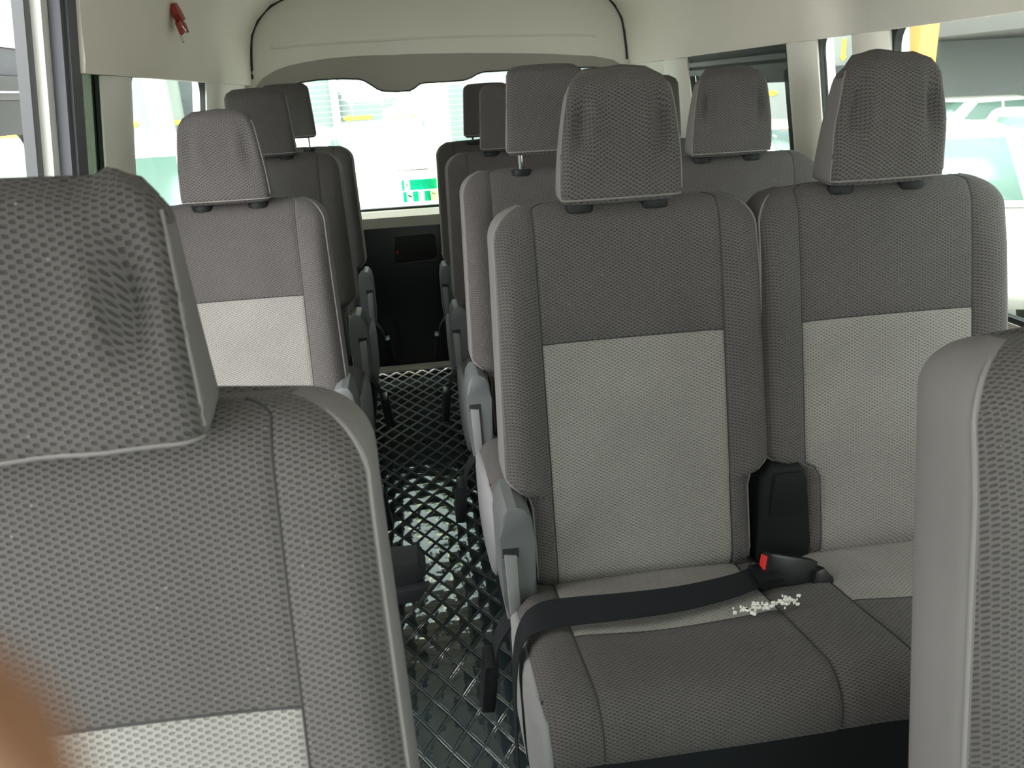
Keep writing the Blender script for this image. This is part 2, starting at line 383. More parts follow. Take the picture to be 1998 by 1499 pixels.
def cushion(root, x0, x1, cxs):
    """seat cushion from x0 to x1; cxs are the middles of the sitting places"""
    prof = [(.055, .40), (.055, .44), (.045, .458)]+[(y, .462+.050*min(1, (.03-y)/.36)**.9) for y in [.02, -.0, -.03, -.06, -.09, -.12, -.15, -.166, -.17, -.174, -.2, -.23, -.26, -.29, -.31]]
    r = .056
    prof += [(-.328-r*math.sin(a*PI/2/8), .512-r*(1-math.cos(a*PI/2/8))) for a in range(0, 9)]
    prof += [(-.385, .447), (-.384, .437), (-.379, .428), (-.36, .420), (-.25, .41)]
    xs = []
    k = int((x1-x0)/.02)
    base = [x0+.036+(x1-x0-.072)*i/k for i in range(k+1)]
    sx_ = []
    for c in cxs: sx_ += [c-.172, c+.172]
    base = [b for b in base if all(abs(b-s) > .009 for s in sx_)]
    for s in sx_: base += [s-.004, s, s+.004]
    xs = [x0+.036*(1-math.cos(a*PI/2/6)) for a in range(0, 6)]+sorted(b for b in base if x0+.03 < b < x1-.03)+[x1-.036*(1-math.cos(a*PI/2/6)) for a in range(5, -1, -1)]
    vs = []
    for x in xs:
        e = min(x-x0, x1-x); ins = .036*(1-math.sqrt(max(0, 1-(1-e/.036)**2))) if e < .036 else 0
        for (y, z) in prof:
            top = 1 if z > .455 else (z-.40)/.055
            zz = z-ins*top
            yy = y+(ins*.9 if y < -.325 else 0)
            d = min(abs(x-c) for c in cxs)
            if y < .03:
                zz -= .014*math.cos(min(1, d/.2)*PI/2)*math.exp(-((y+.16)/.14)**2)*top       # dish
                g = min(abs(x-s-(.030 if (s == sx_[1] and len(cxs) > 1) else 0)*max(0, -y-.1)/.3) for s in sx_)
                zz -= .005*gauss(min(abs(x-s) for s in sx_), .004)*top
                if y < -.33: yy += .005*gauss(min(abs(x-s) for s in sx_), .004)
                if d < .172: zz -= .0025*gauss(y+.17, .004)
                zz += .0025*noise.noise(Vector((x*9, y*9, 3)))*top
                if len(cxs) > 1:     # the swell between the two places, with a hollow for the buckle
                    mid = (cxs[0]+cxs[1])/2; zz += .012*math.exp(-((x-mid)/.06)**2)*math.exp(-((y+.30)/.12)**2)*top
                    zz -= .018*math.exp(-((x-mid)/.05)**2)*math.exp(-((y+.03)/.06)**2)*top
            vs.append((x, yy, zz))
    n = len(prof); F = {'main': [], 'panel': []}
    for i in range(len(xs)-1):
        xm = (xs[i]+xs[i+1])/2
        for j in range(n-1):
            ym = (prof[j][0]+prof[j+1][0])/2
            pan = any(abs(xm-c) < .172 for c in cxs) and -.17 < ym < .04 and j > 1
            F['panel' if pan else 'main'].append((i*n+j, i*n+j+1, (i+1)*n+j+1, (i+1)*n+j))
        F['main'].append((i*n, i*n+n-1, (i+1)*n+n-1, (i+1)*n))
    o = mesh('cushion', *compact(vs, F['main']), M['dark'], root)
    for c in cxs:
        ff = [f for f in F['panel'] if abs(sum(vs[q][0] for q in f)/4-c) < .2]
        tag(mesh('cushion_panel', *compact(vs, ff), M['light'], o), 'light grey woven strip of the cushion')
    # end gussets, slightly bellied
    for e, sg in ((0, -1), (len(xs)-1, 1)):
        gm = MB()
        P = [vs[e*n+j] for j in range(n)]; c = Vector((sum(p[0] for p in P)/n+sg*.006, -.2, .45)); k = len(gm.v)
        ring = [(lerp(p[0], c.x, .7), lerp(p[1], c.y, .25), lerp(p[2], c.z, .25)) for p in P]
        gm.add(P+ring+[tuple(c)], [(j, (j+1) % n, n+(j+1) % n, n+j) for j in range(n)]+[(n+j, n+(j+1) % n, 2*n) for j in range(n)])
        tag(gm.build('side_gusset', M['gusset'], o, angle=60), 'plain light grey cloth on the cushion end')
    for xe, sg in ((x0, -1), (x1, 1)):    # the padded skirt that hangs down on each end
        out = smoothpath([(-.345, 0, .478), (-.37, 0, .43), (-.365, 0, .34), (-.31, 0, .25), (-.15, 0, .215), (.0, 0, .235), (.045, 0, .33), (.04, 0, .44)], 4)
        pts = [(p.x, p.z) for p in out]; c = (-.16, .37); rings = []
        for k, (f, off) in enumerate(((1, .0), (1.0, .006), (.94, .012), (.75, .017), (.4, .020))):
            rings.append([(xe+sg*(off-.004), c[0]+(p[0]-c[0])*f, c[1]+(p[1]-c[1])*f) for p in pts])
        m_ = len(pts); V = [p for r_ in rings for p in r_]
        mesh('side_skirt', V, [(k*m_+i, k*m_+(i+1) % m_, (k+1)*m_+(i+1) % m_, (k+1)*m_+i) for k in range(4) for i in range(m_)]+[tuple(range(m_)), tuple(4*m_+i for i in range(m_))], M['skirt'], o)['label'] = 'plain light grey padded side of the cushion'
    for s in sx_:
        i = min(range(len(xs)), key=lambda q: abs(xs[q]-s)); MB().tube([(vs[i*n+j][0], vs[i*n+j][1]-(.0004 if vs[i*n+j][1] < -.33 else 0), vs[i*n+j][2]+.0008) for j in range(3, n-3)], .0014, 5).build('seam', M['seam'], o)
    jj = min(range(n), key=lambda q: abs(prof[q][0]+.17))
    for c in cxs:
        MB().tube([(vs[i*n+jj][0], vs[i*n+jj][1], vs[i*n+jj][2]+.0006) for i in range(len(xs)) if abs(xs[i]-c) <= .1725], .0012, 5).build('seam', M['seam'], o)
    return o

def side_cover(root, cx, s):
    """grey plastic cover with the recliner lever on the aisle side; s=-1 left, +1 right"""
    X = lambda v: cx+s*v
    o = MB().prism([(X(.208), .425), (X(.262), .418), (X(.266), .46), (X(.267), .59), (X(.262), .628), (X(.252), .645), (X(.236), .648), (X(.220), .640), (X(.210), .622), (X(.206), .58)], -.022, .10, 'y', .007).build('recliner_cover', M['grey_plastic'], root)
    MB().prism([(X(.240), .556), (X(.262), .560), (X(.258), .44), (X(.238), .438)], -.030, -.018, 'y', .004).build('recliner_lever', M['lever'], o)
    MB().box(*sorted((X(.236), X(.264))), -.0235, -.018, .552, .570).build('lever_slot', M['rubber'], o)
    return o
def hanging_buckle(root, cx, s, dy=0, dz=0, L=.105, sway=.0):
    X = lambda v: cx+s*v
    p = smoothpath([(X(.236), .0+dy, .432+dz), (X(.262), -.02+dy, .424+dz), (X(.284), -.03+dy, .395+dz), (X(.290+sway*.3), -.035+dy, .36+dz)], 5)
    o = MB().ribbon(p, (0, 1, .15), .046, .003).build('belt_stalk', M['web'], root)
    c = Vector((X(.295+sway), -.036+dy, .36+dz))
    mt = Matrix.Translation(c) @ Matrix.Rotation(-s*(.10+sway*3), 4, 'Y') @ Matrix.Rotation(.12, 4, 'X')
    MB().box(-.013, .013, -.029, .029, -L, .006, .006, mt).build('belt_buckle', M['buckle'], o)
    MB().box(-.0055, .0055, -.024, .024, -L-.002, -L+.004, .001, mt).build('release_button', M['red'], o)
    return o
def seat_frame(root, x0, x1):
    o = MB().box(x0+.012, x1-.012, -.368, .05, .10, .425, .012).build('seat_base', M['black_plastic'], root)
    for x in (x0+.06, x1-.06):
        for y in (-.30, .0):
            MB().prism([(y-.03, .004), (y+.03, .004), (y+.018, .12), (y-.018, .12)], x-.018, x+.018, 'x', .004).build('leg', M['black_metal'], root)
    return o
def centre_console(root, cx):
    """black plastic cover between the two backrests with the buckle lying in front"""
    o = MB().prism([(cx-.052, .42), (cx-.050, .49), (cx-.044, .56), (cx-.040, .625), (cx-.025, .650), (cx+.025, .650), (cx+.038, .625), (cx+.044, .56), (cx+.052, .49), (cx+.056, .42)], .012, .10, 'y', .008).build('hinge_cover', M['black_plastic'], root)
    MB().prism([(cx-.030, .56), (cx-.026, .64), (cx+.022, .64), (cx+.028, .56)], .004, .014, 'y', .004).build('cover_rib', M['black_plastic'], o)
    mt = Matrix.Translation((cx-.026, -.080, .484)) @ Matrix.Scale(1.12, 4) @ Matrix.Rotation(.30, 4, 'Y') @ Matrix.Rotation(-.35, 4, 'X')
    b = MB().box(-.052, .034, -.013, .013, -.042, .032, .006, mt).build('belt_buckle', M['buckle'], root)
    MB().box(-.0545, -.050, -.008, .008, -.018, .026, .001, mt).build('release_button', M['red'], b)
    MB().prism([(.024, -.022), (.026, .016), (.040, .024), (.058, .012), (.068, -.016), (.060, -.036), (.040, -.040)], -.022, .006, 'y', .005, mt).build('strap_loop', M['buckle'], b)
    return o

def make_bench(name, x_in, y0, label, lifts=(0, 0), wr=(0, 0), dzs=(0, 0), belt=False, detail=True, seed=0):
    """two-place bench on the right of the aisle"""
    root = empty(name, (x_in, y0, 0)); tag(root, label, 'seat')
    cushion(root, -.246, .716, (0, .47)); seat_frame(root, -.246, .716)
    for k, c in enumerate((0, .47)):
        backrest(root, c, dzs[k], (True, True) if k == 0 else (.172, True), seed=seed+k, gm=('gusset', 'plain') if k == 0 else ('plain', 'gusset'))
        headrest(root, c-.014, dzs[k], lifts[k], wrinkle=wr[k], seed=seed+k)
    centre_console(root, .262)
    side_cover(root, 0, -1)
    hanging_buckle(root, 0, -1, sway=.004)
    return root
def make_single(name, cx, y0, label, lift=0, wr=0, dz=0, wide=0, front=0, seed=0, cover=1, hr=0, H=.202, box=0):
    root = empty(name, (cx, y0, 0)); tag(root, label, 'seat')
    cushion(root, -.246, .246, (0,)); seat_frame(root, -.246, .246)
    backrest(root, 0, dz, (cover < 0, cover > 0), seed=seed)
    headrest(root, hr, dz, lift, wide, wr, seed, front, H=H, box=box)
    if cover: side_cover(root, 0, cover)
    if cover: hanging_buckle(root, 0, cover, sway=.004)
    return root

XIN = .368
r1 = make_bench('bench_seat', XIN, 1.25, 'nearest two-place grey bench with a black lap belt lying across its cushion', wr=(1, 1), seed=1)
r2 = make_bench('bench_seat', XIN, 1.955, 'two-place grey bench directly behind the belted one, its aisle headrest raised on a chrome post', lifts=(.034, 0), wr=(0, 1), seed=4)
r3 = make_bench('bench_seat', XIN, 2.665, 'two-place grey bench in the third row on the right, mostly hidden behind the second', lifts=(0, .0), seed=7)
r4 = make_bench('bench_seat', XIN, 3.375, 'rearmost two-place bench on the right, next to the back door', lifts=(.012, 0), seed=9)
l2 = make_single('passenger_seat', -.442, 1.955, 'nearest single seat left of the aisle, light grey panel in plain view', dz=-.034, seed=12, wr=.5, hr=.012)
l3 = make_single('passenger_seat', -.442, 2.665, 'middle single seat left of the aisle, dark back with a low headrest', dz=.032, lift=-.004, seed=15)
l4 = make_single('passenger_seat', -.442, 3.375, 'rearmost single seat left of the aisle, headrest raised against the back window', dz=.012, lift=.038, seed=17)
a1 = make_single('front_seat', -.282, .45, 'large out-of-focus front seat filling the lower left with a rumpled headrest cover', dz=-.028, lift=-.011, H=.176, box=1, wide=.022, wr=1.3, seed=21, cover=0, hr=.0, front=-.005)
a2 = make_single('front_seat', .685, .45, 'front seat cut off at the lower right edge, only its grey side and backrest showing', dz=-.040, wide=.02, seed=23, cover=0)
for o in (l2, l3, l4): o['group'] = 'single seats along the left wall'
for o in (r1, r2, r3, r4): o['group'] = 'two-place benches right of the aisle'
for o in (a1, a2): o['group'] = 'front row seats'

# lap belt across the first bench
bp_ = smoothpath([(.175, -.085, .500), (.12, -.105, .498), (.02, -.125, .500), (-.08, -.135, .506), (-.17, -.140, .512), (-.222, -.145, .512), (-.252, -.150, .492), (-.268, -.165, .44), (-.275, -.19, .36), (-.277, -.20, .22), (-.274, -.20, .05)], 6)
nb = len(bp_); wd = []
for i in range(nb):
    t = i/(nb-1); a = Vector((.05, 1, .15)); b = Vector((0, .8, .75)); c = Vector((0, 1, .1))
    if t < .45: wd.append(tuple(a.lerp(b, t/.45)))
    elif t < .6: wd.append(tuple(b.lerp(c, (t-.45)/.15)))
    else: wd.append(tuple(c))
lb = MB().ribbon(bp_, wd, .046, .0016).build('lap_belt', M['web'], r1)
MB().box(.160, .205, -.115, -.065, .498, .509, .003).build('belt_adjuster', M['buckle'], lb)
# white flaky marks on the cushion front of the first place
fl = MB()
for i in range(60):
    a = random.random(); x = .095+.105*a+random.gauss(0, .006); y = -.180+.006*a+random.gauss(0, .007)
    n_ = random.randint(4, 6); rr = random.uniform(.0012, .0045)
    z = .5055 if x < .165 else .5075
    fl.prism([(x+rr*random.uniform(.5, 1.3)*math.cos(k*2*PI/n_), y+rr*random.uniform(.4, 1.1)*math.sin(k*2*PI/n_)) for k in range(n_)], z-.003, z+.0008, 'z')
tag(fl.build('dried_paint', mat('dried_white_paint', (.8, .78, .72), .8), r1, smooth=False), 'white flakes of dried paint on the cushion')

# belt end sticking out into the aisle by the front seat
bh = empty('belt_anchor', (-.165, 1.51, .045)); tag(bh, 'black belt anchor with a folded flap sticking into the aisle beside the front seat', 'belt anchor')
MB().prism([(-.12, .30), (.09, .31), (.13, .345), (.115, .375), (-.12, .38)], -.05, .03, 'y', .008).build('anchor_body', M['black_plastic'], bh)
MB().prism([(-.05, .285), (.11, .298), (.135, .33), (.05, .325)], -.07, -.045, 'y', .004).build('flap', M['black_plastic'], bh)
MB().prism([(-.14, -.045), (-.06, -.045), (-.08, .32), (-.12, .32)], -.03, .02, 'y', .006).build('bracket', M['black_metal'], bh)

# ------------------------------------------------------------------ van shell
XC = .222; Y0, Y1 = -.7, 4.1; ZW = 1.43
def half(z):
    if z <= .75: return 1.0
    return lerp(1.0, .905, (z-.75)/(1.385-.75))
# floor with the quilted covering
fb = MB(); fb.box(XC-1.0, XC+1.0, Y0, Y1, -.06, 0); struct(fb.build('floor', M['floor'], smooth=False))
PROF = [(.894, 1.394), (.876, 1.394), (.870, 1.42), (.864, 1.48), (.856, 1.54), (.843, 1.60), (.808, 1.66), (.74, 1.72), (.61, 1.77), (.45, 1.805), (.25, 1.825), (0, 1.832)]
prof_full = [(-a, z) for a, z in PROF]+[(a, z) for a, z in PROF[::-1][1:]]
OUTP = [(.896, 1.398), (.898, 1.44)]+[(a*1.04+.012, z+.05) for a, z in PROF[2:]]
out_full = [(-a, z) for a, z in OUTP]+[(a, z) for a, z in OUTP[::-1][1:]]
def ceiling():
    vs, fs = [], []; ys = [Y0, .75, 1.965]+[1.965+(Y1-.03-1.965)*i/6 for i in range(1, 7)]
    n = len(prof_full)
    for y in ys:
        for (x, z) in prof_full: vs.append((XC+x, y, z))
        for (x, z) in out_full: vs.append((XC+x, y, z))
    for i in range(len(ys)-1):
        for j in range(n-1):
            door = ys[i] >= .74 and ys[i+1] <= 1.966 and j < 6      # the side door opening reaches up into the cove
            if door: continue
            a, b = i*2*n, (i+1)*2*n
            fs.append((a+j, a+j+1, b+j+1, b+j)); fs.append((a+n+j, b+n+j, b+n+j+1, a+n+j+1))
    k = ys.index(1.965)*2*n
    for j in range(n-1): fs.append((k+j, k+n+j, k+n+j+1, k+j+1))
    for i in range(len(ys)-1):
        for j in (0, n-1):
            a, b = i*2*n, (i+1)*2*n
            if j == 0 and ys[i] >= .74 and ys[i+1] <= 1.966: continue
            fs.append((a+j, b+j, b+n+j, a+n+j))
    return mesh('ceiling', vs, fs, M['cream'], angle=40)
struct(ceiling())

def wall(name, s, holes, opening=None):
    """side wall, s=-1 left +1 right; holes (y0,y1,z0,z1)"""
    ys = sorted({Y0, Y1} | {h[k] for h in holes for k in (0, 1)} | ({opening[0], opening[1]} if opening else set()))
    zs = sorted({0, .4, .75, ZW} | {h[k] for h in holes for k in (2, 3)})
    b = MB()
    for i in range(len(ys)-1):
        for j in range(len(zs)-1):
            ym, zm = (ys[i]+ys[i+1])/2, (zs[j]+zs[j+1])/2
            if any(h[0] < ym < h[1] and h[2] < zm < h[3] for h in holes): continue
            if opening and opening[0] < ym < opening[1]: continue
            za, zb = zs[j], zs[j+1]; xa, xb = half(za), half(zb)
            P = []
            for (xx, zz) in ((xa, za), (xb, zb)):
                for y in (ys[i], ys[i+1]):
                    P += [(XC+s*xx, y, zz), (XC+s*(xx+.05), y, zz)]
            b.add(P, [(0, 2, 6, 4), (1, 5, 7, 3), (0, 4, 5, 1), (2, 3, 7, 6), (0, 1, 3, 2), (4, 6, 7, 5)])
    return struct(b.build(name, M['cream_plastic'], smooth=False))
TOPZ = 1.422
HL = [(1.972, 2.15, .80, TOPZ), (2.37, 3.27, .80, TOPZ), (-.5, .45, .85, TOPZ)]
HR = [(2.42, 3.32, .80, 1.395), (2.06, 2.26, .80, TOPZ), (.80, 1.91, .80, TOPZ), (-.5, .55, .85, TOPZ)]
wall('wall_left', -1, HL, (.75, 1.93)); wall('wall_right', 1, HR)

def rring(y0, y1, z0, z1, inset, r, n=7):
    """inner rounded outline and matching outer rectangle points"""
    a = [(y0+inset, z0+inset), (y1-inset, z0+inset), (y1-inset, z1-inset), (y0+inset, z1-inset)]
    cs = [(a[0][0]+r, a[0][1]+r, PI), (a[1][0]-r, a[1][1]+r, 1.5*PI), (a[2][0]-r, a[2][1]-r, 0), (a[3][0]+r, a[3][1]-r, .5*PI)]
    outer = [(y0, z0), (y1, z0), (y1, z1), (y0, z1)]; I, O = [], []
    for k, (cy, cz, t0) in enumerate(cs):
        for i in range(n):
            t = t0+PI/2*i/(n-1); I.append((cy+r*math.cos(t), cz+r*math.sin(t))); O.append(outer[k])
    return I, O
def window(idx, s, h, inset=.012, r=.07, pane='glass'):
    I, O = rring(*h, inset, r); n = len(I); root = struct(empty('window_%d' % idx, (XC+s*.95, (h[0]+h[1])/2, h[2])))
    T = Vector(root.location); vs = []
    for d in (.004, .022):
        for P in (I, O):
            for (y, z) in P: vs.append(Vector((XC+s*(half(z)+d), y, z))-T)
    fs = []
    for i in range(n):
        j = (i+1) % n
        fs += [(i, j, n+j, n+i), (2*n+i, 3*n+i, 3*n+j, 2*n+j), (i, 2*n+i, 2*n+j, j)]
    mesh('window_gasket', vs, fs, M['rubber'], root, angle=40)
    mesh('pane', [Vector((XC+s*(half(z)+dd), y, z))-T for dd in (.014, .018) for (y, z) in I], [tuple(range(n)), tuple(range(n, 2*n))]+[(i, (i+1) % n, n+(i+1) % n, n+i) for i in range(n)], M[pane], root, smooth=False)
    return root, T
window(1, -1, HL[0], inset=.004, r=.03, pane='pane_dark'); window(2, -1, HL[1], .01, .07)
w3, T3 = window(3, 1, HR[0], .012, .05)
window(4, 1, HR[1], .008, .05); window(5, 1, HR[2], .012, .06)
# sliding sash frames of the right rear window
def wb(y0, y1, z0, z1, d0, d1):
    P = []
    for (z) in (z0, z1):
        for y in (y0, y1):
            for d in (d0, d1): P.append(Vector((XC+(half(z)+d), y, z))-T3)
    return P, [(0, 2, 6, 4), (1, 5, 7, 3), (0, 4, 5, 1), (2, 3, 7, 6), (0, 1, 3, 2), (4, 6, 7, 5)]
b = MB(); b.add(*wb(2.44, 3.30, 1.345, 1.394, .006, .022)); b.build('window_header', M['rubber'], w3, smooth=False)
b = MB(); b.add(*wb(2.44, 3.30, 1.325, 1.345, -.002, .02)); b.add(*wb(2.44, 3.30, 1.356, 1.372, -.004, .02)); b.build('slide_rail', M['track'], w3, smooth=False)
b = MB(); b.add(*wb(2.44, 2.475, .84, 1.325, .002, .022)); b.add(*wb(2.86, 2.895, .84, 1.325, .002, .022)); b.add(*wb(2.44, 2.895, 1.290, 1.325, .002, .022)); b.build('sash_frame', M['track'], w3, smooth=False)
b = MB(); b.add(*wb(2.87, 3.30, 1.308, 1.325, .022, .034)); b.add(*wb(3.27, 3.30, .84, 1.325, .022, .034)); b.build('sash_frame', M['track'], w3, smooth=False)

# front of the cab: scuttle below the windscreen opening, header above it, windscreen glass
struct(MB().box(XC-1.0, XC+1.0, -.78, -.70, 0, .98, .01).build('wall_front', M['black_plastic']))
struct(MB().box(XC-.93, XC+.93, -.78, -.70, 1.50, 1.86, .01).build('trim_14', M['cream_plastic']))
wsn = struct(MB().box(XC-.93, XC+.93, -.745, -.74, .98, 1.50).build('window_6', M['glass'], smooth=False))

# pillar covers: softly rounded cream plastic
def pillar(idx, s, y0, y1, m='cream_plastic', bulge=.022, z0=.76, z1=1.3935, taper=0):
    zs = [lerp(z0, z1, i/8) for i in range(9)]; n = 9; vs = []
    for z in zs:
        for k in range(n):
            t = k/(n-1); y = lerp(y0, y1, t)+taper*(z-1.385); x = half(min(z, ZW))-bulge*math.sin(PI*t)**.6-.001
            vs.append((XC+s*x, y, z))
        vs.append((XC+s*(half(min(z, ZW))+.004), y1+taper*(z-1.385), z)); vs.append((XC+s*(half(min(z, ZW))+.004), y0+taper*(z-1.385), z))
    m_ = n+2; fs = [(i*m_+j, i*m_+(j+1) % m_, (i+1)*m_+(j+1) % m_, (i+1)*m_+j) for i in range(8) for j in range(m_)]+[tuple(range(m_)), tuple(8*m_+j for j in range(m_))]
    return struct(mesh('trim_%d' % idx, vs, fs, M[m], angle=50))
pillar(1, -1, 2.145, 2.362); pillar(2, -1, 3.262, 3.52, bulge=.03); pillar(3, -1, 3.52, 4.06, bulge=.02)
pillar(4, 1, 2.255, 2.425, bulge=.03); pillar(5, 1, 1.905, 2.065, bulge=.028); pillar(6, 1, 3.315, 3.60, bulge=.03); pillar(7, 1, 3.60, 4.06, bulge=.02)

# side door opening: grey rubber seal, white painted edge, guide rail
def opening_path(d, zt=1.62):
    P = [(half(z)-d, z) for z in (0.0, .4, .75)]+[(1.0-.15*(z-.75)-d, z) for z in (1.0, 1.2, 1.4, 1.5, zt)]
    return P
def strip(name, y0, y1, d0, d1, m, idx=None):
    P = opening_path(d0); Q = opening_path(d1); vs = []; n = len(P)
    for y in (y0, y1):
        for a, z in P: vs.append((XC-a, y, z))
        for a, z in Q: vs.append((XC-a, y, z))
    fs = []
    for i in range(n-1):
        fs += [(i, i+1, n+i+1, n+i), (2*n+i, 3*n+i, 3*n+i+1, 2*n+i+1), (i, 2*n+i, 2*n+i+1, i+1), (n+i, n+i+1, 3*n+i+1, 3*n+i)]
    fs += [(0, n, 3*n, 2*n), (n-1, 3*n-1, 4*n-1, 2*n-1)]
    return struct(mesh(name, vs, fs, m, angle=40))
strip('trim_8', 1.915, 1.972, .018, -.012, M['seal']); strip('trim_9', 1.893, 1.915, .012, -.03, M['seal'])
strip('trim_10', 1.86, 1.893, -.012, -.055, M['body_white'])
strip('trim_11', 1.82, 1.85, -.028, -.05, M['track'])
strip('trim_12', .70, .76, .01, -.05, M['body_white'])

# lintel over the side door opening
struct(MB().box(XC-.885, XC-.79, .75, 1.96, 1.60, 1.66, .006).build('trim_13', M['cream_plastic']))

# ------------------------------------------------------------------ back door
bd = struct(empty('door_1', (XC, 4.1, 0)))
def bx(x): return x-XC
# upper cream panel following the roof arch, with the arch-shaped hole over the glass
win = [(-.60, .80), (-.60, 1.20), (-.585, 1.30), (-.555, 1.355), (-.50, 1.382), (-.42, 1.397), (-.36, 1.402), (-.25, 1.402), (-.174, 1.396), (-.150, 1.388), (-.129, 1.375), (-.095, 1.350), (-.067, 1.338), (0, 1.333), (.056, 1.334), (.080, 1.345), (.102, 1.360), (.13, 1.364), (.22, 1.364), (.311, 1.366), (.345, 1.375), (.375, 1.390), (.41, 1.398), (.7, 1.398), (.93, 1.392), (1.0, 1.380), (1.035, 1.345), (1.05, 1.28), (1.055, 1.1), (1.055, .80)]
arch = [(-.69, .80), (-.70, 1.20), (-.690, 1.30), (-.655, 1.365), (-.60, 1.42), (-.54, 1.450), (-.48, 1.468), (-.40, 1.480), (-.302, 1.490), (-.22, 1.493), (-.17, 1.494), (-.12, 1.494), (-.07, 1.493), (0, 1.491), (.05, 1.491), (.09, 1.490), (.13, 1.489), (.17, 1.488), (.26, 1.485), (.33, 1.483), (.38, 1.480), (.43, 1.478), (.5, 1.474), (.7, 1.462), (.93, 1.440), (1.02, 1.42), (1.08, 1.385), (1.115, 1.30), (1.125, 1.1), (1.125, .80)]
def bandmesh(name, A, B, y0, y1, m, parent, ysB=None):
    n = len(A); vs = []
    yb = ysB or (y0, y1)
    for P, yy in ((A, (y0, y1)), (B, yb)):
        for y in yy: vs += [(bx(x), y-4.1, z) for x, z in P]
    fs = []
    for i in range(n-1):
        fs += [(i, i+1, 2*n+i+1, 2*n+i), (n+i, 3*n+i, 3*n+i+1, n+i+1), (i, n+i, n+i+1, i+1), (2*n+i, 2*n+i+1, 3*n+i+1, 3*n+i)]
    fs += [(0, 2*n, 3*n, n), (n-1, 2*n-1, 4*n-1, 3*n-1)]
    return mesh(name, vs, fs, m, parent, angle=40)
bandmesh('window_arch_trim', win, arch, 4.085, 4.13, M['arch'], bd, (4.06, 4.13))
# cream panel between the arch and the roof line
rl = []
for x, z in arch:
    t = x-XC; # map to the roof profile by x
    a = min(abs(t)/.925, 1)
    rl.append(x)
top = []
k = len(arch)
pf = [(-.925, .80), (-.925, 1.2), (-.918, 1.30), (-.905, 1.40), (-.88, 1.48), (-.858, 1.56), (-.825, 1.63), (-.76, 1.69), (-.66, 1.735), (-.56, 1.765), (-.48, 1.785), (-.42, 1.79), (-.36, 1.80), (-.3, 1.805), (-.24, 1.81), (-.18, 1.81), (-.12, 1.812), (-.06, 1.812), (0, 1.812), (.08, 1.812), (.15, 1.81), (.22, 1.808), (.3, 1.80), (.5, 1.785), (.68, 1.735), (.79, 1.68), (.85, 1.60), (.89, 1.50), (.92, 1.3), (.925, .80)]
top = [(XC+x*1.03, z+.03) for x, z in pf]
bandmesh('upper_panel', arch, top, 4.07, 4.12, M['cream_plastic'], bd)
# shallow moulded line across the upper panel
MB().tube(smoothpath([(bx(-.54), -.032, 1.56), (bx(-.52), -.032, 1.545), (bx(-.3), -.032, 1.552), (bx(.25), -.032, 1.556), (bx(.8), -.032, 1.538), (bx(.94), -.032, 1.525)], 5), .005, 8).build('panel_crease', M['cream_plastic'], bd)
# black seal between roof lining and the door
MB().tube(smoothpath([(bx(x), -.038, z) for x, z in [(XC+a, z) for a, z in prof_full[2:-2]]], 3), .009, 8).build('door_seal', M['rubber'], bd)
# glass, its black rubber line
n = len(win)
mesh('pane', [(bx(x), yy, z) for yy in (.018, .022) for x, z in win], [tuple(range(n)), tuple(range(n, 2*n))], M['glass'], bd, smooth=False)
MB().tube([(bx(x), -.016, z) for x, z in win], .0035, 6).build('glass_rubber', M['rubber'], bd)
MB().box(bx(-.60), bx(1.055), -.01, .03, .785, .803, .003).build('glass_rubber', M['rubber'], bd)
# heating wires
# sill ledge, dark lower panel with the pull handle, scuff strip
MB().prism([(-.055, .715), (-.062, .765), (-.035, .792), (.03, .795), (.03, .715)], bx(-.70), bx(1.14), 'x', .004).build('sill_ledge', M['cream_plastic'], bd)
lp = MB().box(bx(-.72), bx(1.16), -.055, .03, .005, .722, .006).build('lower_panel', M['door_black'], bd)
MB().prism([(bx(-.095), .57), (bx(-.08), .668), (bx(.10), .672), (bx(.115), .66), (bx(.118), .545), (bx(.10), .535), (bx(-.09), .540)], -.060, -.044, 'y', .005).build('handle_recess', M['rubber'], bd)
MB().tube(smoothpath([(bx(-.095), -.064, .560), (bx(-.085), -.068, .538), (bx(0), -.070, .540), (bx(.10), -.068, .546), (bx(.115), -.064, .565)], 5), .006, 8).build('pull_handle', M['track'], bd)
MB().box(bx(-.083), bx(-.072), -.064, -.058, .588, .600).build('lock_mark', M['red'], bd)
MB().box(bx(-.70), bx(1.14), -.13, -.05, .001, .014, .004).build('scuff_strip', M['cream_plastic'], bd)
MB().tube([(bx(-.11), -.06, .02), (bx(-.12), -.06, .25)], .012, 8).build('latch_rod', M['rubber'], bd)

# ------------------------------------------------------------------ instruction sticker on the back glass
st = empty('window_sticker', (.0615, 4.113, .82)); tag(st, 'green and cream safety instruction sticker in the lower right of the back window', 'sticker')
def film(name, col):      # thin printed film that lets daylight through
    m = bpy.data.materials.new(name); m.use_nodes = True; nt = m.node_tree; nt.nodes.clear()
    o = nt.nodes.new('ShaderNodeOutputMaterial'); mx = nt.nodes.new('ShaderNodeMixShader'); a = nt.nodes.new('ShaderNodeBsdfDiffuse'); c = nt.nodes.new('ShaderNodeBsdfTransparent')
    a.inputs[0].default_value = (*col, 1); c.inputs[0].default_value = (*col, 1); mx.inputs[0].default_value = .6
    nt.links.new(a.outputs[0], mx.inputs[1]); nt.links.new(c.outputs[0], mx.inputs[2]); nt.links.new(mx.outputs[0], o.inputs[0]); return m
gm = film('sticker_green', (.01, .50, .28)); cm = film('sticker_cream', (.90, .85, .60)); wm = film('sticker_mint', (.35, .95, .70))
def rect(b, x0, x1, z0, z1, y=0): b.add([(x0, y, z0), (x1, y, z0), (x1, y, z1), (x0, y, z1)], [(0, 1, 2, 3)])
b = MB(); rect(b, -.085, -.074, .058, .108); rect(b, -.046, .085, .058, .108); b.build('upper_field', gm, st, False)
